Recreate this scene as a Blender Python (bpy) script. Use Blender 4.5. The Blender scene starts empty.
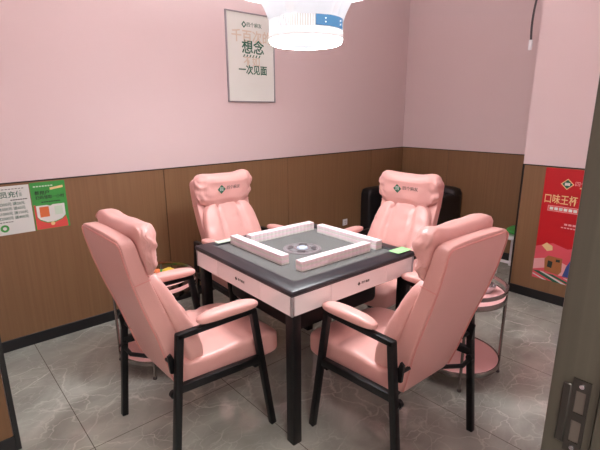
import bpy, bmesh, math, random
from mathutils import Vector, Matrix, noise
from mathutils.bvhtree import BVHTree
random.seed(7)
S = bpy.context.scene
COL = S.collection
PI = math.pi

# ------------------------------------------------------------------ materials
def lin(c):
    c = c / 255.0
    return c / 12.92 if c <= 0.04045 else ((c + 0.055) / 1.055) ** 2.4
def rgb(r, g, b): return (lin(r), lin(g), lin(b), 1.0)

def mat(name, col, rough=.5, metal=0.0, spec=.5, emit=None, strength=0.0, bump=None, coat=0.0, trans=0.0, mottle=None):
    m = bpy.data.materials.new(name); m.use_nodes = True
    nt = m.node_tree; N = nt.nodes; L = nt.links
    b = N['Principled BSDF']
    b.inputs['Base Color'].default_value = col
    b.inputs['Roughness'].default_value = rough
    b.inputs['Metallic'].default_value = metal
    b.inputs['Specular IOR Level'].default_value = spec
    b.inputs['Coat Weight'].default_value = coat
    b.inputs['Transmission Weight'].default_value = trans
    if emit:
        b.inputs['Emission Color'].default_value = emit
        b.inputs['Emission Strength'].default_value = strength
    tc = N.new('ShaderNodeTexCoord')
    if mottle:                                     # (scale, amount): slight natural unevenness of the surface
        n = N.new('ShaderNodeTexNoise'); n.inputs['Scale'].default_value = mottle[0]; n.inputs['Detail'].default_value = 4
        L.new(tc.outputs['Object'], n.inputs['Vector'])
        mx = N.new('ShaderNodeMix'); mx.data_type = 'RGBA'
        k = mottle[1]
        mx.inputs[6].default_value = tuple(c * (1 - k) for c in col[:3]) + (1,)
        mx.inputs[7].default_value = tuple(min(1, c * (1 + k)) for c in col[:3]) + (1,)
        L.new(n.outputs['Fac'], mx.inputs[0]); L.new(mx.outputs[2], b.inputs['Base Color'])
    if bump:                                       # (scale, strength)
        n = N.new('ShaderNodeTexNoise'); n.inputs['Scale'].default_value = bump[0]; n.inputs['Detail'].default_value = 6
        L.new(tc.outputs['Object'], n.inputs['Vector'])
        bp = N.new('ShaderNodeBump'); bp.inputs['Strength'].default_value = bump[1]; bp.inputs['Distance'].default_value = .004
        L.new(n.outputs['Fac'], bp.inputs['Height']); L.new(bp.outputs['Normal'], b.inputs['Normal'])
    return m

def grain(name, c1, c2, axis, rough=.5, metal=0.0, fine=60.0):
    """straight laminate or brushed grain running along one axis (object coordinates)"""
    m = bpy.data.materials.new(name); m.use_nodes = True
    nt = m.node_tree; N = nt.nodes; L = nt.links; b = N['Principled BSDF']
    tc = N.new('ShaderNodeTexCoord'); mp = N.new('ShaderNodeMapping')
    mp.inputs['Scale'].default_value = tuple(1.2 if i == axis else fine for i in range(3))
    n = N.new('ShaderNodeTexNoise'); n.inputs['Scale'].default_value = 1.0; n.inputs['Detail'].default_value = 5
    L.new(tc.outputs['Object'], mp.inputs['Vector']); L.new(mp.outputs['Vector'], n.inputs['Vector'])
    mx = N.new('ShaderNodeMix'); mx.data_type = 'RGBA'
    mx.inputs[6].default_value = c1; mx.inputs[7].default_value = c2
    L.new(n.outputs['Fac'], mx.inputs[0]); L.new(mx.outputs[2], b.inputs['Base Color'])
    b.inputs['Roughness'].default_value = rough; b.inputs['Metallic'].default_value = metal
    return m

def floor_material():
    m = bpy.data.materials.new('marble_tile'); m.use_nodes = True
    nt = m.node_tree; N = nt.nodes; L = nt.links; b = N['Principled BSDF']
    tc = N.new('ShaderNodeTexCoord')
    cloud = N.new('ShaderNodeTexNoise'); cloud.inputs['Scale'].default_value = 2.3; cloud.inputs['Detail'].default_value = 7; cloud.inputs['Distortion'].default_value = 1.2
    L.new(tc.outputs['Object'], cloud.inputs['Vector'])
    r1 = N.new('ShaderNodeValToRGB')
    r1.color_ramp.elements[0].position = .3; r1.color_ramp.elements[0].color = FLOOR_A
    r1.color_ramp.elements[1].position = .72; r1.color_ramp.elements[1].color = FLOOR_B
    L.new(cloud.outputs['Fac'], r1.inputs['Fac'])
    prev = r1.outputs['Color']
    def warp(amount, scale):
        w = N.new('ShaderNodeTexNoise'); w.inputs['Scale'].default_value = scale; w.inputs['Detail'].default_value = 5
        L.new(tc.outputs['Object'], w.inputs['Vector'])
        sub = N.new('ShaderNodeVectorMath'); sub.operation = 'SUBTRACT'; sub.inputs[1].default_value = (.5, .5, .5)
        scl = N.new('ShaderNodeVectorMath'); scl.operation = 'SCALE'; scl.inputs['Scale'].default_value = amount
        add = N.new('ShaderNodeVectorMath'); add.operation = 'ADD'
        L.new(w.outputs['Color'], sub.inputs[0]); L.new(sub.outputs[0], scl.inputs[0]); L.new(scl.outputs[0], add.inputs[0]); L.new(tc.outputs['Object'], add.inputs[1])
        return add.outputs[0]
    for sc, wid, amt, am, ns, ms in ((2.6, .020, .75, .30, 3.0, 1.7), (5.2, .022, .55, .16, 6.0, 2.6), (9.5, .03, .35, .10, 9.0, 3.3)):
        v = N.new('ShaderNodeTexVoronoi'); v.feature = 'DISTANCE_TO_EDGE'; v.inputs['Scale'].default_value = sc
        mp = N.new('ShaderNodeMapping'); mp.inputs['Scale'].default_value = (1.0, 1.5, 1.0); mp.inputs['Rotation'].default_value = (0, 0, .6); mp.inputs['Location'].default_value = (sc, sc, 0)
        L.new(warp(am, ns), mp.inputs['Vector']); L.new(mp.outputs['Vector'], v.inputs['Vector'])
        mr = N.new('ShaderNodeMapRange'); mr.inputs['From Min'].default_value = 0; mr.inputs['From Max'].default_value = wid
        mr.inputs['To Min'].default_value = amt; mr.inputs['To Max'].default_value = 0
        L.new(v.outputs['Distance'], mr.inputs['Value'])
        k = N.new('ShaderNodeTexNoise'); k.inputs['Scale'].default_value = ms; k.inputs['Detail'].default_value = 4
        L.new(tc.outputs['Object'], k.inputs['Vector'])
        kr = N.new('ShaderNodeMapRange'); kr.inputs['From Min'].default_value = .42; kr.inputs['From Max'].default_value = .62
        L.new(k.outputs['Fac'], kr.inputs['Value'])
        ml = N.new('ShaderNodeMath'); ml.operation = 'MULTIPLY'
        L.new(mr.outputs['Result'], ml.inputs[0]); L.new(kr.outputs['Result'], ml.inputs[1])
        mx = N.new('ShaderNodeMix'); mx.data_type = 'RGBA'; mx.inputs[7].default_value = VEIN
        L.new(ml.outputs[0], mx.inputs[0]); L.new(prev, mx.inputs[6]); prev = mx.outputs[2]
    br = N.new('ShaderNodeTexBrick'); br.offset = 0
    br.inputs['Scale'].default_value = 1; br.inputs['Brick Width'].default_value = .75; br.inputs['Row Height'].default_value = 1.5
    br.inputs['Mortar Size'].default_value = .0018; br.inputs['Mortar Smooth'].default_value = .1
    mp = N.new('ShaderNodeMapping'); mp.inputs['Location'].default_value = (1.15 + 7.5, -.22 + 7.5, 0)
    L.new(tc.outputs['Object'], mp.inputs['Vector']); L.new(mp.outputs['Vector'], br.inputs['Vector'])
    mx = N.new('ShaderNodeMix'); mx.data_type = 'RGBA'; mx.inputs[7].default_value = rgb(88, 80, 72)
    L.new(br.outputs['Fac'], mx.inputs[0]); L.new(prev, mx.inputs[6]); L.new(mx.outputs[2], b.inputs['Base Color'])
    b.inputs['Roughness'].default_value = .05; b.inputs['Specular IOR Level'].default_value = .65
    return m

FLOOR_A, FLOOR_B, VEIN = rgb(140, 144, 135), rgb(186, 191, 181), rgb(218, 220, 210)
M = dict(
    floor=floor_material(),
    pink_wall=mat('pink_wall_paint', rgb(229, 207, 206), .55, bump=(220, .05)),
    ceiling=mat('ceiling_paint', rgb(240, 228, 226), .8, bump=(120, .05)),
    wood=grain('brown_wood_laminate', rgb(122, 89, 60), rgb(148, 112, 78), 2, .5, 0, 70),
    dark_trim=mat('dark_metal_trim', rgb(44, 36, 34), .4, .3, bump=(90, .02)),
    base=mat('black_baseboard', rgb(26, 25, 27), .35, bump=(60, .03)),
    leather=mat('pink_leather', rgb(229, 175, 167), .36, spec=.55, bump=(170, .22), mottle=(5, .04)),
    piping=mat('pink_piping', rgb(226, 158, 150), .45, bump=(170, .1)),
    black=mat('black_powder_coat', rgb(15, 15, 17), .42, spec=.3, bump=(300, .05)),
    rim=mat('black_table_rim', rgb(38, 37, 43), .38, spec=.5, bump=(500, .02)),
    felt=mat('grey_felt', rgb(102, 102, 100), .95, bump=(900, .25), mottle=(40, .05)),
    gloss=mat('white_gloss_panel', rgb(244, 238, 238), .16, spec=.6, coat=.4, bump=(30, .01)),
    chrome=mat('chrome', rgb(200, 200, 204), .16, 1.0, bump=(40, .01)),
    steel=mat('dark_chrome', rgb(150, 142, 138), .22, 1.0, bump=(40, .01)),
    aluminium=mat('aluminium_frame', rgb(176, 176, 180), .35, .9, bump=(80, .02)),
    tile_back=mat('tile_pink_white', rgb(250, 232, 236), .3, coat=.2, mottle=(30, .02)),
    tile_face=mat('tile_white', rgb(238, 234, 228), .3, coat=.2, mottle=(30, .02)),
    white=mat('white_plastic', rgb(238, 238, 240), .35, bump=(60, .01)),
    lampwhite=mat('lamp_white_plastic', rgb(244, 245, 248), .4, emit=(.93, .97, 1, 1), strength=.05, bump=(60, .01)),
    grille=mat('cream_grille', rgb(226, 224, 216), .5, bump=(60, .01)),
    display=mat('blue_display', rgb(62, 104, 138), .2, emit=rgb(70, 125, 165), strength=.25, mottle=(9, .1)),
    led=mat('lamp_diffuser', rgb(255, 255, 255), .5, emit=(0.93, .97, 1.0, 1), strength=1.0, mottle=(3, .01)),
    drum=mat('lamp_ring_diffuser', rgb(255, 255, 255), .5, emit=(0.93, .97, 1.0, 1), strength=1.0, mottle=(3, .01)),
    lit_shade=mat('upper_lamp_diffuser', rgb(255, 255, 255), .5, emit=(0.93, .97, 1.0, 1), strength=1.0, mottle=(3, .01)),
    added_glow=mat('added_uplight_glow', rgb(255, 255, 255), .5, emit=(0.95, .97, 1.0, 1), strength=1.0, mottle=(3, .01)),
    pale_dots=mat('pale_glow_plastic', rgb(214, 226, 232), .5, emit=(0.85, .92, 1.0, 1), strength=1.0, mottle=(3, .01)),
    paper=mat('white_paper', rgb(226, 228, 222), .55, mottle=(6, .01)),
    poster=mat('pale_poster_print', rgb(234, 238, 230), .3, mottle=(6, .02)),
    green=mat('dark_green_ink', rgb(34, 104, 78), .5, mottle=(20, .02)),
    bright_green=mat('green_paper', rgb(66, 160, 72), .45, mottle=(10, .03)),
    lime=mat('lime_green_card', rgb(168, 228, 160), .4, mottle=(10, .03)),
    pale_gold=mat('pale_gold_ink', rgb(224, 212, 192), .5, mottle=(20, .02)),
    darkink=mat('dark_ink', rgb(40, 50, 44), .5, mottle=(20, .02)),
    greyink=mat('grey_ink', rgb(92, 92, 88), .5, mottle=(20, .02)),
    red=mat('red_print', rgb(204, 32, 40), .4, mottle=(4, .12)),
    rose=mat('rose_print', rgb(232, 92, 104), .4, mottle=(4, .05)),
    coral=mat('coral_print', rgb(226, 84, 78), .45, mottle=(8, .02)),
    orange=mat('orange_print', rgb(226, 120, 68), .45, mottle=(8, .02)),
    gold=mat('gold_print', rgb(240, 208, 150), .4, mottle=(12, .05)),
    brown=mat('brown_print', rgb(176, 110, 62), .5, mottle=(20, .1)),
    blue=mat('blue_print', rgb(62, 84, 150), .5, mottle=(14, .15)),
    pinkcloud=mat('pale_pink_print', rgb(240, 176, 176), .5, mottle=(6, .05)),
    yellow=mat('yellow_wrapper', rgb(228, 196, 72), .35, mottle=(20, .1)),
    silver=mat('pale_green_wrapper', rgb(206, 226, 206), .3, mottle=(20, .06)),
    black_leather=mat('black_leather', rgb(28, 26, 28), .42, bump=(150, .2)),
    jamb=grain('olive_grey_brushed_door_frame', rgb(72, 71, 61), rgb(90, 89, 77), 2, .45, .25, 120),
    strike=mat('dark_strike_plate', rgb(70, 68, 64), .4, .8, bump=(120, .03)),
    recess=mat('grey_latch_recess', rgb(112, 108, 100), .4, .6, bump=(60, .02)),
    rubber=mat('grey_rubber', rgb(70, 64, 66), .5, bump=(60, .02)),
)

# ------------------------------------------------------------------ mesh helpers
def finish(name, bm, m, parent=None, loc=None, smooth=True, angle=40, sub=0):
    me = bpy.data.meshes.new(name)
    bmesh.ops.recalc_face_normals(bm, faces=bm.faces)
    bm.to_mesh(me); bm.free()
    for k in (m if isinstance(m, (list, tuple)) else [m]): me.materials.append(k)
    if smooth:
        me.polygons.foreach_set('use_smooth', [True] * len(me.polygons))
        me.set_sharp_from_angle(angle=math.radians(angle))
    o = bpy.data.objects.new(name, me); COL.objects.link(o)
    if parent: o.parent = parent
    if loc: o.location = loc
    if sub:
        md = o.modifiers.new('Subdivision', 'SUBSURF'); md.levels = sub; md.render_levels = sub
    return o

def tag(o, label=None, cat=None, group=None, kind=None):
    if label: o['label'] = label
    if cat: o['category'] = cat
    if group: o['group'] = group
    if kind: o['kind'] = kind
    return o

def empty(name, loc=(0, 0, 0), rz=0):
    o = bpy.data.objects.new(name, None); COL.objects.link(o)
    o.location = loc; o.rotation_euler = (0, 0, rz); o.empty_display_size = .05
    return o

def copy_tree(o, parent=None):
    c = o.copy(); COL.objects.link(c)
    if parent: c.parent = parent
    for ch in list(o.children): copy_tree(ch, c)
    return c

def box(bm, lo, hi, bev=0.0, seg=2, mi=0, rot=None):
    """axis-aligned box, optionally bevelled and turned by a matrix"""
    lo, hi = Vector(lo), Vector(hi)
    r = bmesh.ops.create_cube(bm, size=1.0)
    vs = r['verts']; c = (lo + hi) / 2; d = hi - lo
    for v in vs: v.co = Vector((v.co.x * d.x, v.co.y * d.y, v.co.z * d.z)) + c
    fs = list({f for v in vs for f in v.link_faces})
    for f in fs: f.material_index = mi
    if bev:
        es = list({e for f in fs for e in f.edges})
        rr = bmesh.ops.bevel(bm, geom=es, offset=bev, segments=seg, profile=.5, affect='EDGES')
        vs = list({v for f in rr['faces'] for v in f.verts} | {v for v in vs if v.is_valid})
        for f in rr['faces']: f.material_index = mi
    if rot is not None:
        for v in vs:
            v.co = rot @ v.co
    return vs

def bar(bm, p0, p1, w, h, side=Vector((0, 1, 0)), bev=.004, ext=0.0):
    """square bar from p0 to p1; w along `side`, h across"""
    p0, p1 = Vector(p0), Vector(p1); d = (p1 - p0); L = d.length; d.normalize()
    sv = (side - d * side.dot(d)).normalized(); up = d.cross(sv)
    m = Matrix((d, sv, up)).transposed().to_4x4(); m.translation = (p0 + p1) / 2
    box(bm, (-L / 2 - ext, -w / 2, -h / 2), (L / 2 + ext, w / 2, h / 2), bev, 2, 0, m)

def tube(bm, pts, r, seg=8, closed=False, ref=(0, 0, 1)):
    pts = [Vector(p) for p in pts]; n = len(pts); rings = []
    ref = Vector(ref)
    for i, p in enumerate(pts):
        a = pts[(i - 1) % n] if (closed or i) else p
        b = pts[(i + 1) % n] if (closed or i < n - 1) else p
        t = (b - a).normalized()
        u = t.cross(ref)
        if u.length < 1e-3: u = t.cross(Vector((1, 0, 0)))
        u.normalize(); w = t.cross(u)
        rings.append([bm.verts.new(p + (u * math.cos(k * 2 * PI / seg) + w * math.sin(k * 2 * PI / seg)) * r) for k in range(seg)])
    for i in range(n if closed else n - 1):
        A, B = rings[i], rings[(i + 1) % n]
        for k in range(seg): bm.faces.new((A[k], A[(k + 1) % seg], B[(k + 1) % seg], B[k]))
    if not closed:
        bm.faces.new(rings[0][::-1]); bm.faces.new(rings[-1])

def lathe(bm, prof, seg=48, mi=0, c=(0, 0)):
    """closed loop or open profile of (r, z)"""
    rings = []
    for r, z in prof:
        if r < 1e-5: rings.append([bm.verts.new((c[0], c[1], z))])
        else: rings.append([bm.verts.new((c[0] + r * math.cos(k * 2 * PI / seg), c[1] + r * math.sin(k * 2 * PI / seg), z)) for k in range(seg)])
    for A, B in zip(rings, rings[1:]):
        for k in range(seg):
            k2 = (k + 1) % seg
            if len(A) == 1 and len(B) == 1: continue
            if len(A) == 1: f = bm.faces.new((A[0], B[k], B[k2]))
            elif len(B) == 1: f = bm.faces.new((A[k], A[k2], B[0]))
            else: f = bm.faces.new((A[k], A[k2], B[k2], B[k]))
            f.material_index = mi

def pad(bm, fn, n=5.0, cuts=14):
    """superquadric cushion: every point (u, v, d) of a rounded [-1,1] box goes through fn"""
    r = bmesh.ops.create_cube(bm, size=2.0)
    es = list({e for v in r['verts'] for e in v.link_edges})
    rr = bmesh.ops.subdivide_edges(bm, edges=es, cuts=cuts, use_grid_fill=True)
    vs = bm.verts[:]                               # pads are always built alone in their mesh
    for v in vs:
        p = v.co
        k = (abs(p.x) ** n + abs(p.y) ** n + abs(p.z) ** n) ** (1 / n)
        q = p / k
        v.co = fn(q.x, q.y, q.z)

def lerp_tab(tab, x):
    if x <= tab[0][0]: a, b = tab[0], tab[1]
    elif x >= tab[-1][0]: a, b = tab[-2], tab[-1]
    else:
        for a, b in zip(tab, tab[1:]):
            if a[0] <= x <= b[0]: break
    return a[1] + (b[1] - a[1]) * (x - a[0]) / (b[0] - a[0])

def prism(bm, pts, z0, z1, mi=0):
    a = [bm.verts.new((x, y, z0)) for x, y in pts]; b = [bm.verts.new((x, y, z1)) for x, y in pts]
    n = len(pts); fs = [bm.faces.new(a[::-1]), bm.faces.new(b)]
    for i in range(n): fs.append(bm.faces.new((a[i], a[(i + 1) % n], b[(i + 1) % n], b[i])))
    for f in fs: f.material_index = mi

def text_bm(s, size, thick=.0012, bold=0.0, squeeze=1.0):
    """lettering as a bmesh in its own XY plane, centred, `size` = glyph height"""
    cu = bpy.data.curves.new('lettering', 'FONT'); cu.body = s; cu.size = size
    cu.align_x = 'CENTER'; cu.align_y = 'CENTER'; cu.extrude = thick / 2; cu.offset = bold; cu.resolution_u = 2
    o = bpy.data.objects.new('lettering', cu); COL.objects.link(o)
    dg = bpy.context.evaluated_depsgraph_get(); dg.update()
    me = bpy.data.meshes.new_from_object(o.evaluated_get(dg))
    bm = bmesh.new(); bm.from_mesh(me)
    bpy.data.objects.remove(o); bpy.data.curves.remove(cu); bpy.data.meshes.remove(me)
    for v in bm.verts: v.co.x *= squeeze
    return bm

def put(bm, m4):
    bmesh.ops.transform(bm, matrix=m4, verts=bm.verts)
    return bm

def frame_on(origin, right, up):
    r, u = Vector(right).normalized(), Vector(up).normalized()
    m = Matrix((r, u, r.cross(u))).transposed().to_4x4(); m.translation = Vector(origin)
    return m

def lettering(name, s, size, m, parent, fr, x, y, lift=.002, bold=0.0, squeeze=1.0):
    bm = text_bm(s, size, .001, bold, squeeze)
    put(bm, fr @ Matrix.Translation((x, y, lift)))
    return finish(name, bm, m, parent, smooth=False)

def patch(name, m, parent, fr, rects, lift=.0015, t=.001):
    """flat printed areas: rectangles (x0, y0, x1, y1) or point lists in the sheet's own plane"""
    bm = bmesh.new()
    for r in rects:
        pts = [(r[0], r[1]), (r[2], r[1]), (r[2], r[3]), (r[0], r[3])] if not hasattr(r[0], '__len__') else r
        prism(bm, pts, lift - t, lift)
    put(bm, fr)
    return finish(name, bm, m, parent, smooth=False)

def disc_pts(cx, cy, r, n=24, a0=0, a1=2 * PI):
    return [(cx + r * math.cos(a0 + (a1 - a0) * k / n), cy + r * math.sin(a0 + (a1 - a0) * k / n)) for k in range(n)]

# ------------------------------------------------------------------ room measures
YL, XB, HW = 1.5265, 3.035, 1.1234           # left wall, back wall, wainscot height
XP, YP = 2.2155, -.261                       # pillar face and its corner
YN, XL, CEIL = -1.56, -2.25, 3.35            # door wall, far left end, ceiling

def struct(name, bm, m, parent=None, **k):
    o = finish(name, bm, m, parent, **k)
    if not parent: o['kind'] = 'structure'
    return o

bm = bmesh.new(); box(bm, (XL - .1, -4.3, -.06), (XB + .1, YL + .1, 0)); struct('floor', bm, M['floor'], smooth=False)
bm = bmesh.new(); box(bm, (XL - .1, -4.3, CEIL), (XB + .1, YL + .1, CEIL + .1)); struct('ceiling', bm, M['ceiling'], smooth=False)
bm = bmesh.new(); box(bm, (XL - .1, YL, 0), (XB + .1, YL + .1, CEIL)); struct('wall_left', bm, M['pink_wall'], smooth=False)
bm = bmesh.new(); box(bm, (XB, YP - .1, 0), (XB + .1, YL, CEIL)); struct('wall_back', bm, M['pink_wall'], smooth=False)
bm = bmesh.new(); box(bm, (XP, YN, 0), (XB + .1, YP, CEIL)); struct('wall_right', bm, M['pink_wall'], smooth=False)
bm = bmesh.new(); box(bm, (-1.98, .46, 0), (-1.42, YL, CEIL)); struct('wall_pier', bm, M['pink_wall'], smooth=False)
bm = bmesh.new(); box(bm, (XL - .1, -4.3, 0), (XL, YL, CEIL)); struct('wall_far_left', bm, M['pink_wall'], smooth=False)
bm = bmesh.new()
box(bm, (-.785, YN - .12, 0), (XP + .6, YN, CEIL)); box(bm, (XL, YN - .12, 0), (-1.86, YN, CEIL)); box(bm, (-1.86, YN - .12, 2.12), (-.785, YN, CEIL))
struct('wall_front', bm, M['pink_wall'], smooth=False)

def wainscot(name, spans, wall, axis, sign):
    """brown laminate boards (4 mm joints) on one wall with dark cap strip; axis 0: runs along x"""
    bm = bmesh.new()
    for a, b in spans:
        lo, hi = a + .0025, b - .0025
        w0, w1 = sorted((wall, wall + sign * .010))
        if axis == 0: box(bm, (lo, w0, .08), (hi, w1, HW - .004), .0012, 1)
        else: box(bm, (w0, lo, .08), (w1, hi, HW - .004), .0012, 1)
    struct(name, bm, M['wood'], smooth=False)

def strip(name, a, b, z0, z1, wall, axis, sign, t, m, bev=.002):
    bm = bmesh.new(); w0, w1 = sorted((wall, wall + sign * t))
    if axis == 0: box(bm, (a, w0, z0), (b, w1, z1), bev, 1)
    else: box(bm, (w0, a, z0), (w1, b, z1), bev, 1)
    return struct(name, bm, m, smooth=False)

W = 1.267; x1 = -.1104
wainscot('trim_1', [(-1.419, x1 - W + 0.0), (x1 - W, x1), (x1, x1 + W), (x1 + W, x1 + 2 * W), (x1 + 2 * W, XB)][1:], YL, 0, -1)
wainscot('trim_2', [(YP, .889 - W + .12), (.889 - W + .12, .889), (.889, YL - .01)][1:], XB, 1, -1)
wainscot('trim_3', [(YN, YP - .012)], XP, 1, -1)
wainscot('trim_4', [(-1.98, -1.432)], .46, 0, -1)
# dark joint lines behind the boards and caps above them
strip('trim_5', -1.40, XB - .01, HW - .004, HW + .004, YL, 0, -1, .012, M['dark_trim'], .001)
strip('trim_6', YP, YL - .01, HW - .004, HW + .004, XB, 1, -1, .012, M['dark_trim'], .001)
strip('trim_7', YN, YP, HW - .004, HW + .004, XP, 1, -1, .012, M['dark_trim'], .001)
strip('trim_8', -1.40, XB - .01, .08, HW - .005, YL, 0, -1, .004, M['dark_trim'], 0)
strip('trim_9', YP, YL - .01, .08, HW - .005, XB, 1, -1, .004, M['dark_trim'], 0)
strip('trim_10', YP - .012, YP, .0, HW - .004, XP, 1, -1, .013, M['dark_trim'], .001)
strip('trim_11', -1.432, -1.41, 0, HW, .46, 0, -1, .014, M['base'], .001)
strip('baseboard_left', -1.40, XB - .015, 0, .08, YL, 0, -1, .014, M['base'])
strip('baseboard_back', YP, YL - .015, 0, .08, XB, 1, -1, .014, M['base'])
strip('baseboard_right', YN, YP - .013, 0, .08, XP, 1, -1, .015, M['base'])
strip('baseboard_pier', -1.98, -1.4315, 0, .08, .46, 0, -1, .014, M['base'])

# ---- door frame the photographer stands in
bm = bmesh.new()
box(bm, (-.85, YN - .060, 0), (-.785, YN + .009, 2.12), .004, 2)
box(bm, (-.860, YN - .135, 0), (-.785, YN - .0605, 2.12), .004, 2)
box(bm, (-.853, YN - .0590, 0), (-.849, YN - .0565, 2.12))
box(bm, (-1.86, YN - .135, 2.06), (-.85, YN + .006, 2.12), .004, 2)
box(bm, (-1.92, YN - .135, 0), (-1.86, YN + .006, 2.12), .004, 2)
door = struct('door_1', bm, M['jamb'])
bm = bmesh.new()
# plate with two rectangular latch openings
y0, y1, zc = YN - .048, YN - .023, 1.078
ym0, ym1 = YN - .043, YN - .029
for a, b, c, d in ((y0, zc - .066, y1, zc - .046), (y0, zc - .007, y1, zc + .007), (y0, zc + .046, y1, zc + .066),
                   (y0, zc - .046, ym0, zc - .007), (ym1, zc - .046, y1, zc - .007), (y0, zc + .007, ym0, zc + .046), (ym1, zc + .007, y1, zc + .046)):
    box(bm, (-.8530, a, b), (-.8505, c, d))
box(bm, (-.855, y1, zc - .054), (-.8505, y1 + .013, zc + .054), .002, 1)        # lip towards the room
plate = finish('strike_plate', bm, M['strike'], door); plate['label'] = 'dark metal strike plate'
for zz in (zc - .0265, zc + .0265):
    bm = bmesh.new(); box(bm, (-.8512, ym0, zz - .0195), (-.8503, ym1, zz + .0195)); finish('latch_recess', bm, M['recess'], plate, smooth=False)
for zz in (zc - .056, zc + .056):
    bm = bmesh.new(); bmesh.ops.create_cone(bm, cap_ends=True, segments=14, radius1=.0042, radius2=.0035, depth=.002, matrix=Matrix.Translation((-.8542, (ym0 + ym1) / 2, zz)) @ Matrix.Rotation(-PI / 2, 4, 'Y'))
    finish('screw', bm, M['chrome'], plate)

# ------------------------------------------------------------------ armchair
REAR = [(.36, -.192), (.44, -.218), (.52, -.240), (.64, -.274), (.80, -.328), (.92, -.362), (1.02, -.384), (1.09, -.394)]
def rear(z): return lerp_tab(REAR, z)
def front(z): return rear(z) + lerp_tab([(.36, .085), (.6, .088), (.8, .080), (1.09, .062)], z)
def sg(x): return -1 if x < 0 else 1
def gau(x, w): return math.exp(-(x / w) ** 2)
def wr(p, s, a): return noise.noise(Vector(p) * s) * a

def shell_w(z): return lerp_tab([(.36, .176), (.45, .190), (.60, .210), (.75, .220), (.9, .224), (1.09, .225)], z)

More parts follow.
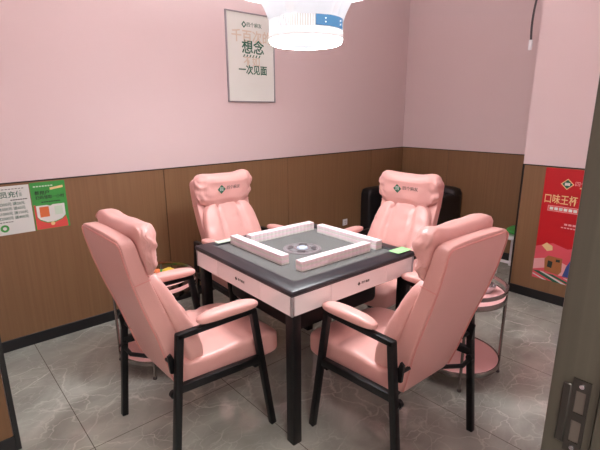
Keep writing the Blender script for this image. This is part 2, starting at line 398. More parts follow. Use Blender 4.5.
def make_chair():
    root = empty('armchair')
    H = .290
    # upholstered shell of the back
    bm = bmesh.new()
    def f(u, v, d):
        z = .726 + .364 * v
        hw = shell_w(z)
        t = (d + 1) / 2
        x = rear(z) * (1 - t) + front(z) * t
        z2 = z - .006 * (u * u) * max(0, v) - .05 * (1 - t) * 0
        return Vector((x, u * hw, z2))
    pad(bm, f, 15, 26)
    shell = finish('backrest', bm, M['leather'], root, angle=75)
    # piping round the rear face
    bm = bmesh.new(); pts = []
    n = 20
    for k in range(n + 1): z = .385 + (1.045 - .385) * k / n; pts.append((rear(z) - .001, shell_w(z) - .008, z))
    for k in range(1, 6): a = k / 6 * PI / 2; pts.append((rear(1.045 + .030 * math.sin(a)) - .001, .186 + .030 * math.cos(a), 1.045 + .030 * math.sin(a) - .001))
    q = [(x, -y, z) for x, y, z in pts[::-1]]
    tube(bm, pts + q, .0035, 6); finish('piping', bm, M['piping'], shell)
    for s in (-1, 1):
        bm = bmesh.new(); z = .90
        tube(bm, [(rear(z) + .002, s * .2235, z), (front(z) - .004, s * .2235, z + .012)], .003, 6); finish('side_seam', bm, M['piping'], shell)
    # padded back cushion in three panels
    bm = bmesh.new()
    def f(u, v, d):
        z = .675 + .245 * v
        t = (d + 1) / 2
        th = lerp_tab([(.43, .075), (.60, .080), (.74, .072), (.92, .048)], z)
        puff = 0
        if d > 0:
            seam = gau(abs(u) - .44, .055) + (gau(z - .60, .016) * (1 if abs(u) < .44 else 0))
            puff = -.026 * min(1, seam) * d - .010 * (abs(u) < .44) * d + .012 * (abs(u) > .44) * d
            puff += wr((u * 2, v * 3, 1.3), 2.2, .008) * d - .007 * d * max(0, math.sin(v * 11 + 3 * abs(u))) * max(0, abs(u) - .5)
        hw = lerp_tab([(.43, .232), (.52, .242), (.62, .238), (.78, .220), (.92, .200)], z)
        x = (front(z) - .012) * (1 - t) + (front(z) + th) * t + puff
        return Vector((x, u * hw + wr((u, z * 6, d), 1.7, .004), z))
    pad(bm, f, 5, 22)
    finish('back_cushion', bm, M['leather'], root, angle=80)
    # head pillow
    bm = bmesh.new()
    def f(u, v, d):
        z = 1.018 + .112 * v
        t = (d + 1) / 2
        th = lerp_tab([(-1, .034), (-.6, .068), (0, .098), (.5, .116), (1, .106)], v) * (.70 + .30 * (1 - abs(u) ** 3.5))
        ear = gau(abs(u) - .86, .30)
        z += .026 * ear * max(0, v) - .006 * max(0, v) - .012 * (1 - u * u) * max(0, -v)
        x = front(z) - .012 * (1 - t) + th * t + .012 * max(0, v)
        hw = .242 + .004 * v
        y = u * hw * (1 - .02 * max(0, math.sin(v * 8 + d * 2)))
        rad = min(1.0, max(abs(u), abs(v)))
        fold = noise.noise(Vector((u * 8, v * 3.2 + u * 2, 3.1))) * .013 * abs(u) ** 2.5 - .006 * max(0, math.sin(v * 9 + 2.5 * u * u)) * abs(u) ** 6 + noise.noise(Vector((u * 2.0, v * 2.0, d))) * .006
        x += fold * (1.6 if d > -.5 else .3)
        z += noise.noise(Vector((u * 1.6, d * 1.5, 9.0))) * .006
        y += noise.noise(Vector((v * 6, d * 5, 5.0 + sg(u)))) * .007 * abs(u)
        return Vector((x, y, z))
    pad(bm, f, 3.6, 24)
    pillow = finish('head_pillow', bm, M['leather'], root, angle=85)
    # seat cushion
    bm = bmesh.new()
    def f(u, v, d):                      # u: forward, v: left, d: up
        x = .092 + .272 * u; y = .252 * v
        top = lerp_tab([(-.2, .505), (.15, .505), (.28, .492), (.36, .468)], x)
        bot = lerp_tab([(-.2, .372), (.36, .352)], x)
        t = (d + 1) / 2
        z = bot * (1 - t) + top * t
        if d > 0:
            z -= .013 * d * gau(x - .14, .018)
            z += wr((u * 2, v * 2, 7), 1.5, .006) * d - .010 * d * gau(abs(v) - .0, .35) * 0
        return Vector((x, y, z))
    pad(bm, f, 8, 22)
    finish('seat_cushion', bm, M['leather'], root, angle=80)
    for s in (-1, 1):
        bm = bmesh.new()
        def f(u, v, d):
            x = .022 + .156 * u
            w = .037 + .003 * u
            return Vector((x, s * .287 + w * v, .698 + .006 * (1 - u * u) - .004 * u + (.0235 * d)))
        pad(bm, f, 3.0, 10)
        finish('arm_pad', bm, M['leather'], root, angle=85)
    for s in (-1, 1):
        y = s * H
        bm = bmesh.new(); bar(bm, (-.284, y, 0.0), (-.218, y, .676), .030, .031); finish('leg', bm, M['black'], root)
        bm = bmesh.new(); bar(bm, (.254, y, 0.0), (.150, y, .668), .030, .031); finish('leg', bm, M['black'], root)
        bm = bmesh.new(); bar(bm, (-.232, y, .668), (.160, y, .664), .030, .024, bev=.003); finish('arm_rail', bm, M['black'], root)
        bm = bmesh.new(); bar(bm, (-.248, y - s * .004, .428), (.196, y - s * .004, .396), .030, .036, bev=.003); finish('side_rail', bm, M['black'], root)
        # pivot plate at the lower back corner, with its lever knob
        bm = bmesh.new()
        pts = [(-.266, .578), (-.250, .588), (-.236, .550), (-.230, .51), (-.238, .492), (-.258, .500)]
        a = [bm.verts.new((x, s * .258, z)) for x, z in pts]; b = [bm.verts.new((x, s * .270, z)) for x, z in pts]
        bm.faces.new(a); bm.faces.new(b[::-1])
        for i in range(6): bm.faces.new((a[i], b[i], b[(i + 1) % 6], a[(i + 1) % 6]))
        bar(bm, (-.240, s * .19, .53), (-.240, s * .262, .53), .014, .014, Vector((1, 0, 0)), .003)
        pl = finish('pivot_plate', bm, M['black'], root, angle=30)
        bm = bmesh.new(); bmesh.ops.create_cone(bm, cap_ends=True, segments=18, radius1=.017, radius2=.017, depth=.018, matrix=Matrix.Translation((-.254, s * .268, .402)) @ Matrix.Rotation(PI / 2, 4, 'X'))
        finish('knob', bm, M['black'], pl)
    bm = bmesh.new(); bar(bm, (.17, -.288, .372), (.17, .288, .372), .03, .03, Vector((1, 0, 0)), .003); finish('cross_bar', bm, M['black'], root)
    bm = bmesh.new()
    tube(bm, [(-.255, .286, .40), (-.235, .24, .36), (-.16, .18, .342), (-.12, 0, .340), (-.16, -.18, .342), (-.235, -.24, .36), (-.255, -.286, .40)], .011, 8)
    finish('cross_bar', bm, M['black'], root)
    return root, pillow

def on_pillow(bm, tree, lift):
    """lays flat lettering (x = local y, y = local z) onto the cushioned front of the pillow"""
    for v in bm.verts:
        hit = tree.ray_cast(Vector((.5, v.co.x, v.co.y)), Vector((-1, 0, 0)))
        x = hit[0].x if hit[0] else -.25
        v.co = Vector((x + lift + v.co.z, v.co.x, v.co.y))
    return bm

def add_logo(pillow, dy):
    tmp = bmesh.new(); tmp.from_mesh(pillow.data); tree = BVHTree.FromBMesh(tmp)
    def grid(R):
        bm = bmesh.new(); n = 8
        vs = {}
        for i in range(n + 1):
            for j in range(n + 1):
                a, b = i / n * 2 - 1, j / n * 2 - 1
                vs[i, j] = bm.verts.new(((a - b) * R / 2 + dy, 1.018 + (a + b) * R / 2, 0))
        for i in range(n):
            for j in range(n): bm.faces.new((vs[i, j], vs[i + 1, j], vs[i + 1, j + 1], vs[i, j + 1]))
        return bm
    em = finish('logo_mark', on_pillow(grid(.033), tree, .0012), M['green'], pillow)
    ring = text_bm('回', .030, .0004)
    put(ring, Matrix.Translation((dy, 1.018, 0)))
    # the white motif inside the mark joins the mark's own mesh
    ring = on_pillow(ring, tree, .0022)
    me = em.data; me.materials.append(M['paper'])
    b2 = bmesh.new(); b2.from_mesh(me)
    tm = bpy.data.meshes.new('tmp'); ring.to_mesh(tm); ring.free()
    k0 = len(b2.faces); b2.from_mesh(tm); b2.faces.ensure_lookup_table()
    for f in b2.faces[k0:]: f.material_index = 1
    b2.to_mesh(me); b2.free(); bpy.data.meshes.remove(tm)
    em['label'] = 'dark green diamond mark with a white motif'
    t = text_bm('四个麻友', .030, .0005)
    put(t, Matrix.Translation((dy + .102, 1.024, 0)))
    tx = finish('logo_text', on_pillow(t, tree, .0015), M['greyink'], pillow, smooth=False)
    tx['label'] = 'small dark lettering beside the mark'
    tmp.free()

chair, pil = make_chair()
poses = [
    (-.664, .078, 1.0, 'pink leather armchair in the left foreground, seen from behind', -.05),
    (.018, -.622, 87.8, 'pink leather armchair in the right foreground, seen from behind', -.05),
    (.118, .712, -88.0, 'pink leather armchair facing us below the framed white poster', -.062),
    (.780, .030, 185.0, 'pink leather armchair facing us in front of the black sofa', -.052)]
chairs = [chair] + [copy_tree(chair) for _ in poses[1:]]
for c, (x, y, a, lab, dy) in zip(chairs, poses):
    c.location = (x, y, 0); c.rotation_euler = (0, 0, math.radians(a))
    tag(c, lab, 'chair', 'pink armchairs around the table')
    p = next(ch for ch in c.children if ch.name.startswith('head_pillow'))
    add_logo(p, dy)

# ------------------------------------------------------------------ mahjong table
TH = math.radians(-1.7); HS = .44; ZT = .8088
table = tag(empty('mahjong_table', (0, 0, 0), TH), 'square automatic mahjong table with black rim, grey felt and white glossy sides', 'table')
bm = bmesh.new()                                 # rim: mitred frame, its top sloping down to the outside

prof = [(.352, .786), (.352, .803), (.362, .8088), (.376, .810), (.424, .8045), (.436, .800), (.440, .794), (.440, .784), (.436, .780), (.436, .776), (.352, .776)]
cor = [(-1, -1), (1, -1), (1, 1), (-1, 1)]
loops = [[bm.verts.new((sx * r, sy * r, z)) for r, z in prof] for sx, sy in cor]
for i in range(4):
    A, B = loops[i], loops[(i + 1) % 4]
    for k in range(len(prof)): bm.faces.new((A[k], B[k], B[(k + 1) % len(prof)], A[(k + 1) % len(prof)]))
es = [e for e in bm.edges if abs(abs(e.verts[0].co.x) - abs(e.verts[0].co.y)) < 1e-6 and abs(abs(e.verts[1].co.x) - abs(e.verts[1].co.y)) < 1e-6 and min(abs(e.verts[0].co.x), abs(e.verts[1].co.x)) > .43 and (e.verts[0].co.xy - e.verts[1].co.xy).length < .02]
bmesh.ops.bevel(bm, geom=es, offset=.005, segments=3, profile=.5, affect='EDGES')
finish('rim', bm, M['rim'], table, angle=25)
bm = bmesh.new(); box(bm, (-.355, -.355, .785), (.355, .355, .800)); finish('felt_top', bm, M['felt'], table, smooth=False)
# central dial
bm = bmesh.new(); lathe(bm, [(0, .800), (.107, .800), (.107, .8025), (.103, .8035), (0, .8035)], 56); dial = finish('centre_dial', bm, mat('dial_grey_plastic', rgb(128, 120, 122), .4, mottle=(30, .03)), table)
for r0, r1, z1, mm, nm in ((.088, .096, .8048, 'aluminium', 'dial_ring'), (.036, .040, .806, 'chrome', 'dial_ring')):
    bm = bmesh.new(); lathe(bm, [(r0, .8033), (r1, .8033), (r1, z1), (r0, z1), (r0, .8033)], 56); finish(nm, bm, M[mm], dial)
bm = bmesh.new(); lathe(bm, [(.034, .8033), (.033, .808), (.026, .814), (.012, .8175), (0, .818)], 28); finish('dice_dome', bm, mat('clear_smoky_dome', rgb(176, 190, 206), .08, coat=.6, mottle=(30, .2)), dial)
for k in range(4):
    a = k * PI / 2
    bm = bmesh.new(); box(bm, (-.022, .050, .8033), (.022, .078, .8055), .003, 1); put(bm, Matrix.Rotation(a, 4, 'Z')); finish('button', bm, M['aluminium'], dial)
    bm = bmesh.new(); box(bm, (-.022, .050, .8033), (.022, .078, .8048), .003, 1); put(bm, Matrix.Rotation(a + PI / 4, 4, 'Z')); finish('button', bm, M['rubber'], dial)
# sides: centre drawer and two end panels each, chrome corners
for k in range(4):
    R4 = Matrix.Rotation(k * PI / 2, 4, 'Z')
    for a, b, nm in ((-.418, -.2005, 'side_panel'), (-.199, .199, 'drawer'), (.2005, .418, 'side_panel')):
        bm = bmesh.new(); box(bm, (a, -.434, .681), (b, -.416, .776), .0018, 1); put(bm, R4)
        d = finish(nm, bm, M['gloss'], table)
        if nm == 'drawer':
            fr = R4 @ frame_on((0, -.434, .728), (1, 0, 0), (0, 0, 1))
            patch('logo_mark', M['darkink'], d, fr, [[(-.020, 0), (-.010, -.011), (.0, 0), (-.010, .011)]], .0008, .0007)
            lettering('logo_text', '四个麻友', .015, M['darkink'], d, fr, .038, 0, .001)
    bm = bmesh.new(); box(bm, (-.4345, -.4345, .679), (-.419, -.419, .776), .005, 3); put(bm, R4); finish('corner_strip', bm, M['aluminium'], table)
    bm = bmesh.new(); box(bm, (-.424, -.424, 0), (-.372, -.372, .684), .006, 2); put(bm, R4); finish('leg', bm, M['black'], table)
bm = bmesh.new(); box(bm, (-.40, -.40, .655), (.40, .40, .776), .006, 1); box(bm, (-.30, -.30, .50), (.30, .30, .66), .03, 2)
finish('machine_body', bm, M['black'], table)
def all_below(o):
    for ch in o.children:
        yield ch
        yield from all_below(ch)
for o in all_below(table):                       # the table is a touch deeper than wide
    for v in o.data.vertices: v.co.y = v.co.y * 1.028 + .012
# felt centre moves with the table; things on it stand in table coordinates
Tm = Matrix.Rotation(TH, 4, 'Z')
def tpt(x, y, z): return Tm @ Vector((x, y, z))

# ---- tiles: four walls of 17 stacks, two high
bm = bmesh.new(); box(bm, (-.01445, -.024, 0), (.01445, .024, .0105), .0007, 2, 0); box(bm, (-.01445, -.024, .0095), (.01445, .024, .0255), .0009, 2, 1)
tile0 = finish('mahjong_tile', bm, [M['tile_face'], M['tile_back']])
walls = [((-.237, -.137), 90, 'wall nearest the left foreground armchair'), ((-.243, -.252), 0, 'wall nearest the right foreground armchair'),
         ((-.170, .300), 0, 'wall nearest the armchair under the poster'), ((.318, -.280), 90, 'wall nearest the armchair by the black sofa')]
first = True
for (x, y), a, nm in walls:
    dv = Vector((math.cos(math.radians(a)), math.sin(math.radians(a)), 0))
    for layer in (0, 1):
        for k in range(17):
            t = tile0 if first else tile0.copy()
            if not first: COL.objects.link(t)
            first = False
            p = tpt(x, y, .8002) + (Tm @ dv) * (.029 * (k + .5)); p.z = .8002 + layer * .0257
            t.location = p; t.rotation_euler = (0, 0, TH + math.radians(a) + random.uniform(-.004, .004))
            row = ('lower', 'upper')[layer]
            tag(t, 'white mahjong tile, %s row, tile %s' % (row, nm), 'mahjong tile', 'tiles in the %s row of the %s' % (row, nm))

def card(name, label, x, y, w, h, rz, m, group):
    bm = bmesh.new(); box(bm, (-w / 2, -h / 2, 0), (w / 2, h / 2, .003), .001, 1)
    o = finish(name, bm, m); o.location = (x, y, .8112); o.rotation_euler = (0, .0, rz)
    return tag(o, label, 'card', group)
card('green_card', 'lime green card on the right corner of the black table rim', .352, -.402, .115, .068, TH, M['lime'], 'cards on the table rim')
card('green_card', 'pale green card on the left corner of the black table rim behind the tiles', -.262, .406, .115, .05, TH, M['silver'], 'cards on the table rim')

# ------------------------------------------------------------------ round two-tier carts
def make_cart():
    root = empty('serving_cart')
    R = .25
    for nm, z in (('top_tray', .505), ('bottom_tray', .095)):
        bm = bmesh.new(); lathe(bm, [(0, z - .004), (R - .006, z - .004), (R - .006, z + .012), (0, z + .012)], 56)
        t = finish(nm, bm, mat('pink_tray_top', rgb(240, 186, 184), .3, coat=.2, mottle=(6, .02)) if nm == 'top_tray' else bpy.data.materials['pink_tray_top'], root, angle=30)
        bm = bmesh.new(); lathe(bm, [(R - .006, z - .012), (R + .002, z - .012), (R + .004, z), (R + .002, z + .016), (R - .006, z + .016), (R - .006, z - .012)], 56)
        finish('tray_rim', bm, M['steel'], t)
    bm = bmesh.new(); lathe(bm, [(R - .004, .550), (R + .003, .550), (R + .004, .561), (R + .003, .572), (R - .004, .572), (R - .004, .550)], 56)
    finish('rail', bm, M['steel'], root)
    for k in range(4):
        a = k * PI / 2 + PI / 4
        bm = bmesh.new(); r = R + .004
        tube(bm, [(r * math.cos(a), r * math.sin(a), .012), (r * math.cos(a), r * math.sin(a), .572)], .0085, 10)
        g = finish('leg', bm, M['steel'], root)
        bm = bmesh.new(); lathe(bm, [(0, 0), (.012, 0), (.013, .006), (.009, .016), (0, .016)], 14, 0, (r * math.cos(a), r * math.sin(a))); finish('foot', bm, M['rubber'], g)
    return root
cart = make_cart(); cart2 = copy_tree(cart)
cart.location = (.752, -.568, 0); cart.rotation_euler = (0, 0, math.radians(-9))
cart2.location = (-.56, .775, 0); cart2.rotation_euler = (0, 0, math.radians(12))
tag(cart, 'round two-tier pink and chrome cart holding the steel bowl, at right', 'cart', 'round two-tier carts')
tag(cart2, 'round two-tier pink and chrome cart holding the bright packets, at left', 'cart', 'round two-tier carts')
TOPZ = .5175
bm = bmesh.new(); lathe(bm, [(0, 0), (.045, 0), (.06, .03), (.062, .045), (.058, .045), (.054, .03), (.04, .008), (0, .008)], 32)
o = finish('steel_bowl', bm, M['chrome']); o.location = (.840, -.668, TOPZ); tag(o, 'small shiny steel bowl on the pink cart at right', 'bowl')

def wrapper(name, label, m, x, y, sx, sy, sz, rz, z=TOPZ):
    bm = bmesh.new()
    def f(u, v, d):
        th = sz * (1 - .75 * u ** 4) * (1 - .3 * v ** 4)
        return Vector((u * sx, v * sy, sz + d * th + noise.noise(Vector((u * 4 + x * 30, v * 4, d))) * .004 * (d > 0)))
    pad(bm, f, 4, 8)
    o = finish(name, bm, m, angle=70); o.location = (x, y, z + .0005); o.rotation_euler = (0, 0, rz)
    return tag(o, label, 'snack packet', 'packets on the left cart')
bm = bmesh.new()
prism(bm, [(-.09, -.07), (.09, -.07), (.09, .07), (-.09, .07)], 0, .004, 0)
o = finish('green_leaflet', bm, M['bright_green'], smooth=False); o.location = (-.482, .872, TOPZ + .0005); o.rotation_euler = (0, 0, .5)
tag(o, 'green leaflet lying under the packets on the left cart', 'leaflet')
zt = TOPZ + .0045
wrapper('snack_packet', 'yellow snack packet on top of the left cart', M['yellow'], -.424, .868, .036, .03, .016, .3, zt)
wrapper('snack_packet', 'pale green snack packet at the near side of the left cart', M['silver'], -.515, .838, .036, .027, .012, -.6, zt)
wrapper('snack_packet', 'orange snack packet between the yellow and pale green packets', M['orange'], -.487, .908, .028, .022, .014, 1.1, zt)
wrapper('snack_packet', 'bright green snack packet at the back of the left cart', M['bright_green'], -.570, .900, .036, .026, .012, .2, zt)

# ------------------------------------------------------------------ black sofa in the far corner
sofa = tag(empty('sofa', (2.66, 1.07, 0), PI), 'black leather sofa against the back wall behind the far right armchair', 'sofa')
def cush(name, lo, hi, n=8, m='black_leather'):
    lo, hi = Vector(lo), Vector(hi); c, h = (lo + hi) / 2, (hi - lo) / 2
    bm = bmesh.new(); pad(bm, lambda u, v, d: Vector((c.x + h.x * u, c.y + h.y * v, c.z + h.z * d)), n, 10)
    return finish(name, bm, M[m], sofa, angle=70)
cush('back', (-.355, -.44, .06), (-.16, .405, .725), 12)
cush('arm', (-.34, .27, .06), (.42, .41, .66), 14)
cush('arm', (-.34, -.440, .06), (.42, -.30, .70), 14)
cush('seat_base', (-.2, -.305, .06), (.40, .275, .28), 14)
cush('seat_cushion', (-.17, -.298, .28), (.39, .268, .42), 7)
for sx in (-.3, .36):
    for sy in (-.38, .38):
        bm = bmesh.new(); lathe(bm, [(0, 0), (.018, 0), (.024, .062), (0, .062)], 14, 0, (sx, sy)); finish('leg', bm, M['black'], sofa)

# white low table in the niche by the pillar
st = tag(empty('side_table', (2.72, -.105, 0)), 'low white metal side table in the niche beside the brown pillar panel', 'table')
bm = bmesh.new(); box(bm, (-.18, -.135, .365), (.18, .135, .385), .004, 2); finish('table_top', bm, M['white'], st)
for sx in (-.165, .165):
    for sy in (-.12, .12):
        bm = bmesh.new(); box(bm, (sx - .013, sy - .013, 0), (sx + .013, sy + .013, .366), .002, 1); finish('leg', bm, M['white'], st)
bm = bmesh.new()
for sx in (-.165, .165): box(bm, (sx - .01, -.108, .13), (sx + .01, .108, .155), .002, 1)
finish('stretcher', bm, M['white'], st)
bm = bmesh.new()
pad(bm, lambda u, v, d: Vector((.13 * u, .11 * v, .03 + .03 * d * (1 - .4 * u * u) + .010 * v)), 5, 8)
o = finish('green_bag', bm, M['bright_green'], angle=70); o.location = (2.72, -.12, .3945); tag(o, 'green folded bag lying on the low white side table', 'bag')

# ------------------------------------------------------------------ wall outlet, hanging cable
bm = bmesh.new(); box(bm, (1.955, YL - .020, .302), (2.027, YL - .0102, .374), .003, 2)
ou = tag(finish('power_outlet', bm, M['white']), 'small white wall outlet low on the brown panelling left of the sofa', 'outlet')
bm = bmesh.new()
for dx, dz in ((-.009, .01), (.009, .01), (0, -.012)): box(bm, (1.991 + dx - .002, YL - .0212, .338 + dz - .005), (1.991 + dx + .002, YL - .0198, .338 + dz + .005))
finish('socket_slots', bm, M['darkink'], ou, smooth=False)

cab = tag(empty('hanging_cable', (XP - .022, YP + .005, 2.2)), 'dark grey cable with a white plug hanging beside the pink pillar', 'cable')
bm = bmesh.new(); pts = []
for k in range(25):
    t = k / 24
    pts.append((0, .050 * math.sin(min(1, max(0, (t - .35) / .65)) * PI * .66), .62 - .735 * t))
tube(bm, pts, .0085, 8, False, (1, 0, 0)); finish('cable', bm, M['rubber'], cab)
bm = bmesh.new(); e = pts[-1]; box(bm, (-.010, e[1] - .012, e[2] - .075), (.010, e[1] + .012, e[2]), .003, 2); finish('plug', bm, M['white'], cab)

# ------------------------------------------------------------------ framed poster
fr = frame_on((.7665, YL, 1.996), (1, 0, 0), (0, 0, 1))
fr = frame_on((.7665, YL - .0, 1.996), (1, 0, 0), (0, 0, 1))
# the sheet's plane looks towards -y: right x, up z, out of the wall = right x up = -y
pw, ph = .25, .361
po = tag(empty('framed_poster', (0, 0, 0)), 'tall white framed poster with green lettering on the pink wall beside the lamp', 'poster')
bm = bmesh.new()
for a in ((-pw, -ph, -pw + .010, ph), (pw - .010, -ph, pw, ph), (-pw + .010, ph - .010, pw - .010, ph), (-pw + .010, -ph, pw - .010, -ph + .010)):
    box(bm, (a[0], a[1], .0005), (a[2], a[3], .018), .0015, 1)
finish('frame', put(bm, fr), M['aluminium'], po)
bm = bmesh.new(); box(bm, (-pw + .009, -ph + .009, .0005), (pw - .009, ph - .009, .012)); pr = finish('print', put(bm, fr), M['poster'], po, smooth=False)
L0 = .0135
patch('logo_mark', M['green'], pr, fr, [[(-.095, .265), (-.070, .238), (-.045, .265), (-.070, .292)]], L0)
patch('logo_motif', M['poster'], pr, fr, [[(-.083, .265), (-.070, .251), (-.057, .265), (-.070, .279)]], L0 + .0006)
lettering('poster_text', '四个麻友', .040, M['green'], pr, fr, .035, .265, L0)
lettering('poster_text', '千百次的', .105, M['pale_gold'], pr, fr, .01, .168, L0, .0015)
lettering('poster_text', '想念', .118, M['green'], pr, fr, .018, .082, L0, .0018)
patch('underline_strokes', M['green'], pr, fr, [[(-.09 + i * .032, .008), (-.078 + i * .032, .008), (-.066 + i * .032, .030), (-.076 + i * .032, .030)] for i in range(6)], L0)
lettering('poster_text', '不如', .088, M['pale_gold'], pr, fr, .0, -.030, L0, .001)
lettering('poster_text', '一次见面', .082, M['green'], pr, fr, .012, -.098, L0, .0014, .92)

# ------------------------------------------------------------------ flyers on the panelling
def sheet(name, label, cx, cz, w, h, m, tilt=0.0):
    f = frame_on((cx, YL - .0102, cz), (math.cos(tilt), 0, math.sin(tilt)), (-math.sin(tilt), 0, math.cos(tilt)))
    bm = bmesh.new(); box(bm, (-w / 2, -h / 2, 0), (w / 2, h / 2, .0015))
    return tag(finish(name, put(bm, f), m, smooth=False), label, 'flyer', 'flyers on the left wall'), f
g, fg = sheet('mounted_flyer', 'green flyer with a coral corner on the brown panelling', -.925, .953, .208, .318, M['bright_green'])
L1 = .0022
patch('header_line', M['silver'], g, fg, [(-.085 + i * .017, .128, -.073 + i * .017, .136) for i in range(7)], L1)
patch('price_ribbon', M['gold'], g, fg, [[(.01, .103), (.09, .113), (.09, .128), (.01, .118)]], L1)
lettering('flyer_text', '新用户', .030, M['darkink'], g, fg, -.038, .086, L1, .0004)
lettering('flyer_text', '扫码领取一小时', .026, M['darkink'], g, fg, .005, .056, L1, .0004, .95)
patch('small_line', M['darkink'], g, fg, [(-.05 + i * .0145, .022, -.039 + i * .0145, .029) for i in range(8)], L1)
patch('white_card', M['paper'], g, fg, [[(-.085, .004), (-.02, .004), (-.002, -.004), (.015, .004), (.085, .004), (.085, -.075), (.06, -.098), (.02, -.112), (-.03, -.112), (-.07, -.09), (-.085, -.07)]], L1)
patch('coral_corner', M['coral'], g, fg, [[(-.098, .01), (-.088, .01), (-.085, -.075), (-.07, -.098), (-.03, -.118), (.02, -.118), (.06, -.104), (.085, -.082), (.092, -.12), (.092, -.157), (-.098, -.157)]], L1)
patch('orange_square', M['orange'], g, fg, [(-.068, -.075, -.012, -.006)], L1 + .0008)
patch('pale_square', M['silver'], g, fg, [(.022, -.068, .070, -.010)], L1 + .0008)
patch('gold_dot', M['gold'], g, fg, [disc_pts(.0, -.125, .013, 14)], L1 + .0012)
w_, fw_ = sheet('mounted_flyer', 'white flyer with green lettering left of the green flyer', -1.140, .950, .212, .312, M['paper'])
lettering('flyer_text', '会员充值', .043, M['green'], w_, fw_, -.016, .098, L1, .0005)
patch('small_line', M['greyink'], w_, fw_, [(-.08 + i * .018, .134, -.068 + i * .018, .138) for i in range(9)], L1)
patch('small_line', M['darkink'], w_, fw_, [(-.005 + i * .0135, .062, .006 + i * .0135, .068) for i in range(7)], L1)
for i, s in enumerate(('充200元 送20元', '充500元 送60元', '充1000元 送150元', '充2000元 送400元')):
    lettering('flyer_text', s, .0225, M['green'], w_, fw_, -.005, .040 - i * .030, L1, .0003)
patch('small_line', M['greyink'], w_, fw_, [(-.095 + i * .015, -.076, -.084 + i * .015, -.071) for i in range(6)], L1)
patch('green_seal', M['bright_green'], w_, fw_, [disc_pts(-.06, -.113, .024, 20)], L1)
patch('seal_centre', M['paper'], w_, fw_, [disc_pts(-.06, -.113, .011, 14)], L1 + .0006)

# ------------------------------------------------------------------ red poster on the pillar
fr = frame_on((XP - .0102, -.70, .652), (0, -1, 0), (0, 0, 1))     # its face looks towards -x
bm = bmesh.new(); box(bm, (-.255, -.462, 0), (.255, .462, .002))
rp = tag(finish('mounted_poster', put(bm, fr), M['red'], smooth=False), 'tall red advertising poster on the brown pillar panel beside the door frame', 'poster')
L2 = .003
patch('pink_cloud_band', M['rose'], rp, fr, [[(-.255, -.462), (.255, -.462), (.255, -.16), (.1, -.13), (-.02, -.17), (-.13, -.14), (-.255, -.19)]], L2)
patch('pale_cloud', M['pinkcloud'], rp, fr, [[(-.255, -.39), (-.17, -.36), (-.05, -.40), (.1, -.37), (.255, -.40), (.255, -.30), (.15, -.27), (.02, -.31), (-.12, -.26), (-.255, -.30)]], L2 + .0006)
patch('logo_border', M['gold'], rp, fr, [[(-.135, .345), (-.088, .302), (-.041, .345), (-.088, .388)]], L2)
patch('logo_mark', M['green'], rp, fr, [[(-.126, .345), (-.088, .310), (-.050, .345), (-.088, .380)]], L2 + .0006)
patch('logo_motif', M['paper'], rp, fr, [(-.106, .334, -.070, .356)], L2 + .0012)
lettering('poster_text', '四个麻友', .040, M['pinkcloud'], rp, fr, .042, .352, L2)
patch('small_line', M['gold'], rp, fr, [(.0 + i * .022, .318, .016 + i * .022, .328) for i in range(4)], L2)
lettering('poster_text', '口味王杯', .082, M['gold'], rp, fr, -.122, .213, L2, .0008, .74)
patch('capsule', M['pinkcloud'], rp, fr, [(-.205, .120, .10, .165)], L2)
patch('capsule_face', M['coral'], rp, fr, [(-.200, .125, .095, .160)], L2 + .0006)
patch('capsule_marks', M['paper'], rp, fr, [(-.19 + i * .034, .131, -.164 + i * .034, .154) for i in range(8)], L2 + .0012)
patch('small_line', M['pinkcloud'], rp, fr, [(-.07 + i * .03, .020, -.048 + i * .03, .034) for i in range(5)] + [(-.09 + i * .022, -.004, -.074 + i * .022, .004) for i in range(8)], L2)
patch('gold_coin', M['gold'], rp, fr, [[(-.21, -.175), (-.165, -.215), (-.125, -.20), (-.13, -.165), (-.175, -.145)]], L2 + .0012)
patch('snack_box', M['brown'], rp, fr, [[(-.165, -.385), (-.06, -.395), (-.04, -.365), (-.045, -.255), (-.15, -.250), (-.175, -.28)]], L2 + .0014)
patch('snack_box_mark', M['darkink'], rp, fr, [[(-.150, -.345), (-.115, -.35), (-.112, -.295), (-.147, -.29)], [(-.09, -.29), (-.06, -.29), (-.06, -.268), (-.09, -.268)]], L2 + .002)
patch('blue_costume', M['blue'], rp, fr, [[(-.03, -.40), (.22, -.40), (.2, -.27), (.10, -.2), (.02, -.24), (-.01, -.31)]], L2 + .0014)
patch('swoosh', M['green'], rp, fr, [[(-.255, -.40), (-.21, -.395), (-.03, -.462), (-.09, -.462)], [(-.14, -.405), (-.10, -.402), (.09, -.462), (.03, -.462)]], L2 + .0022)
patch('swoosh', M['paper'], rp, fr, [[(-.255, -.43), (-.245, -.425), (-.14, -.462), (-.17, -.462)], [(-.20, -.395), (-.175, -.395), (.01, -.462), (-.03, -.462)], [(-.02, -.41), (.01, -.41), (.16, -.462), (.12, -.462)]], L2 + .0026)

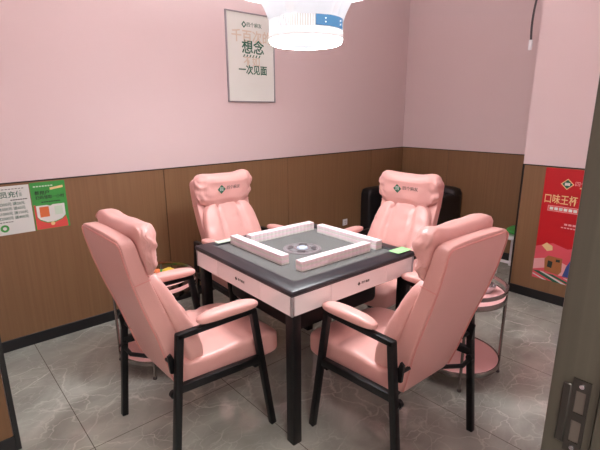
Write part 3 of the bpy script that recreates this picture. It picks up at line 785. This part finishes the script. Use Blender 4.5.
# ------------------------------------------------------------------ ceiling lamp with fan
LX, LY = .0, -.022
lamp = tag(empty('fan_lamp', (LX, LY, 0)), 'white bladeless fan lamp with glowing ring hanging over the table', 'lamp')
bm = bmesh.new(); lathe(bm, [(0, 1.912), (.08, 1.910), (.15, 1.906), (.180, 1.908), (.194, 1.914), (.200, 1.924), (.202, 1.934), (0, 1.934)], 64); finish('diffuser', bm, M['led'], lamp)
bm = bmesh.new(); lathe(bm, [(0, 1.900), (.07, 1.900), (.082, 1.904), (.084, 1.911), (0, 1.911)], 48); finish('fan_outlet', bm, M['pale_dots'], lamp)  # no light source; its pale tone is put in as a faint glow
bm = bmesh.new(); lathe(bm, [(0, 1.934), (.202, 1.934), (.205, 1.940), (.205, 1.968), (.201, 1.976), (0, 1.976)], 64); finish('light_ring', bm, M['drum'], lamp)
bm = bmesh.new(); lathe(bm, [(0, 1.976), (.196, 1.976), (.196, 2.036), (0, 2.036)], 64); core = finish('vent_drum', bm, M['grille'], lamp)
va = math.atan2(-1.751 - LY, -1.573 - LX)                # direction towards the doorway
bm = bmesh.new()
for k in range(96):
    a = k * 2 * PI / 96
    da = (a - va - .80 + PI) % (2 * PI) - PI
    if abs(da) < .56: continue
    b = bmesh.ops.create_cube(bm, size=1)['verts']
    mm = Matrix.Rotation(a, 4, 'Z') @ Matrix.Translation((.199, 0, 2.006)) @ Matrix.Diagonal((.009, .006, .060, 1))
    bmesh.ops.transform(bm, matrix=mm, verts=b)
finish('vent_slats', bm, M['lampwhite'], core, smooth=False)
bm = bmesh.new(); n = 16                                 # blue display window
for k in range(n):
    a0 = va + .80 + (-.54 + 1.08 * k / n); a1 = va + .80 + (-.54 + 1.08 * (k + 1) / n)
    bm.faces.new([bm.verts.new((.2035 * math.cos(a), .2035 * math.sin(a), z)) for a, z in ((a0, 1.980), (a1, 1.980), (a1, 2.032), (a0, 2.032))])
bmesh.ops.remove_doubles(bm, verts=bm.verts, dist=1e-5)
bmesh.ops.solidify(bm, geom=bm.faces[:], thickness=.006)
dsp = finish('display', bm, M['display'], core); dsp['label'] = 'blue display window'
bm = bmesh.new()
for da in (-.28, .30):
    for z in (1.996, 2.013):
        a = va + .80 + da
        b = bmesh.ops.create_icosphere(bm, subdivisions=2, radius=.004)['verts']
        bmesh.ops.translate(bm, vec=(.204 * math.cos(a), .204 * math.sin(a), z), verts=b)
finish('indicator', bm, M['pale_dots'], dsp)
bm = bmesh.new()
lathe(bm, [(.05, 2.036), (.188, 2.036), (.205, 2.07), (.225, 2.11), (.24, 2.15), (.25, 2.20), (.05, 2.20), (.05, 2.036)], 64)
finish('housing', bm, M['lampwhite'], lamp)
for k in range(5):                                       # overlapping petals of the upper shell
    a0 = va - .40 + k * 2 * PI / 5 - 2 * PI / 10 - .0
    bm = bmesh.new(); nu, nv = 18, 8
    vs = {}
    for i in range(nu + 1):
        for j in range(nv + 1):
            t = j / nv
            half = (2 * PI / 10) * (.80 + .08 * t)
            u = i / nu * 2 - 1
            a = a0 + half * u
            z = 2.030 + .165 * t + .012 * (abs(u) ** 6) * (1 - t)
            r = .2065 + .085 * t ** 1.25 - .006 * abs(u) ** 8
            vs[i, j] = bm.verts.new((r * math.cos(a), r * math.sin(a), z))
    for i in range(nu):
        for j in range(nv): bm.faces.new((vs[i, j], vs[i + 1, j], vs[i + 1, j + 1], vs[i, j + 1]))
    bmesh.ops.solidify(bm, geom=bm.faces[:], thickness=.008)
    finish('petal', bm, M['lampwhite'], lamp)
bm = bmesh.new(); lathe(bm, [(0, 2.195), (.43, 2.195), (.448, 2.200), (.45, 2.21), (0, 2.21)], 72); finish('upper_diffuser', bm, M['lit_shade'], lamp)
bm = bmesh.new(); lathe(bm, [(0, 2.21), (.45, 2.21), (.452, 2.235), (.445, 2.30), (.437, 2.30), (.437, 2.238), (0, 2.238)], 72); finish('added_uplight_dish', bm, M['lampwhite'], lamp)  # unseen dish, added to hold the uplight's glow off the walls
bm = bmesh.new(); lathe(bm, [(0, 2.2385), (.43, 2.2385), (.43, 2.246), (0, 2.250)], 72); finish('added_uplight_disc', bm, M['added_glow'], lamp)  # unseen glowing disc, added to brighten the ceiling and walls
LK = .9                                                  # the lamp was drawn a tenth too large
ztop = 1.5495 + (CEIL - 1.5495) / LK
bm = bmesh.new(); tube(bm, [(0, 0, 2.248), (0, 0, ztop - .02)], .016, 12); finish('rod', bm, M['lampwhite'], lamp)
bm = bmesh.new(); lathe(bm, [(0, ztop - .0005), (.07, ztop - .0005), (.065, ztop - .035), (0, ztop - .035)], 32); finish('ceiling_cup', bm, M['lampwhite'], lamp)
for o in all_below(lamp):
    for v in o.data.vertices: v.co = Vector((v.co.x * LK, v.co.y * LK, 1.5495 + (v.co.z - 1.5495) * LK))
M['led'].node_tree.nodes['Principled BSDF'].inputs['Emission Strength'].default_value = 22
M['pale_dots'].node_tree.nodes['Principled BSDF'].inputs['Emission Strength'].default_value = .25
M['drum'].node_tree.nodes['Principled BSDF'].inputs['Emission Strength'].default_value = .06
M['lit_shade'].node_tree.nodes['Principled BSDF'].inputs['Emission Strength'].default_value = 1.8
M['added_glow'].node_tree.nodes['Principled BSDF'].inputs['Emission Strength'].default_value = 14

# unseen fill light, added in the corridor behind the doorway
ld = bpy.data.lights.new('added_fill_light', 'AREA'); ld.shape = 'RECTANGLE'; ld.size = 1.2; ld.size_y = .6; ld.energy = 30; ld.color = (1, .95, .9)
lo = bpy.data.objects.new('added_fill_light', ld); COL.objects.link(lo); lo.location = (-1.3, -2.7, 3.0)

w = bpy.data.worlds.new('world'); S.world = w; w.use_nodes = True
w.node_tree.nodes['Background'].inputs[0].default_value = (1.0, .96, .93, 1); w.node_tree.nodes['Background'].inputs[1].default_value = .35

# ------------------------------------------------------------------ camera
f, yaw, pitch, roll = 436.74, .8472, .2530, -.0051
C = Vector((-1.5733, -1.7512, 1.5495))
fw = Vector((math.cos(yaw) * math.cos(pitch), math.sin(yaw) * math.cos(pitch), -math.sin(pitch)))
r = Vector((math.sin(yaw), -math.cos(yaw), 0)); u = r.cross(fw)
r2 = r * math.cos(roll) + u * math.sin(roll); u2 = -r * math.sin(roll) + u * math.cos(roll)
cd = bpy.data.cameras.new('camera'); cd.sensor_width = 36; cd.lens = f / 600 * 36; cd.clip_start = .02
co = bpy.data.objects.new('camera', cd); COL.objects.link(co)
m = Matrix((r2, u2, -fw)).transposed().to_4x4(); m.translation = C; co.matrix_world = m
S.camera = co
S.view_settings.view_transform = 'Standard'; S.view_settings.look = 'None'; S.view_settings.gamma = 1
S.view_settings.exposure = 1.6
S.view_settings.use_curve_mapping = False
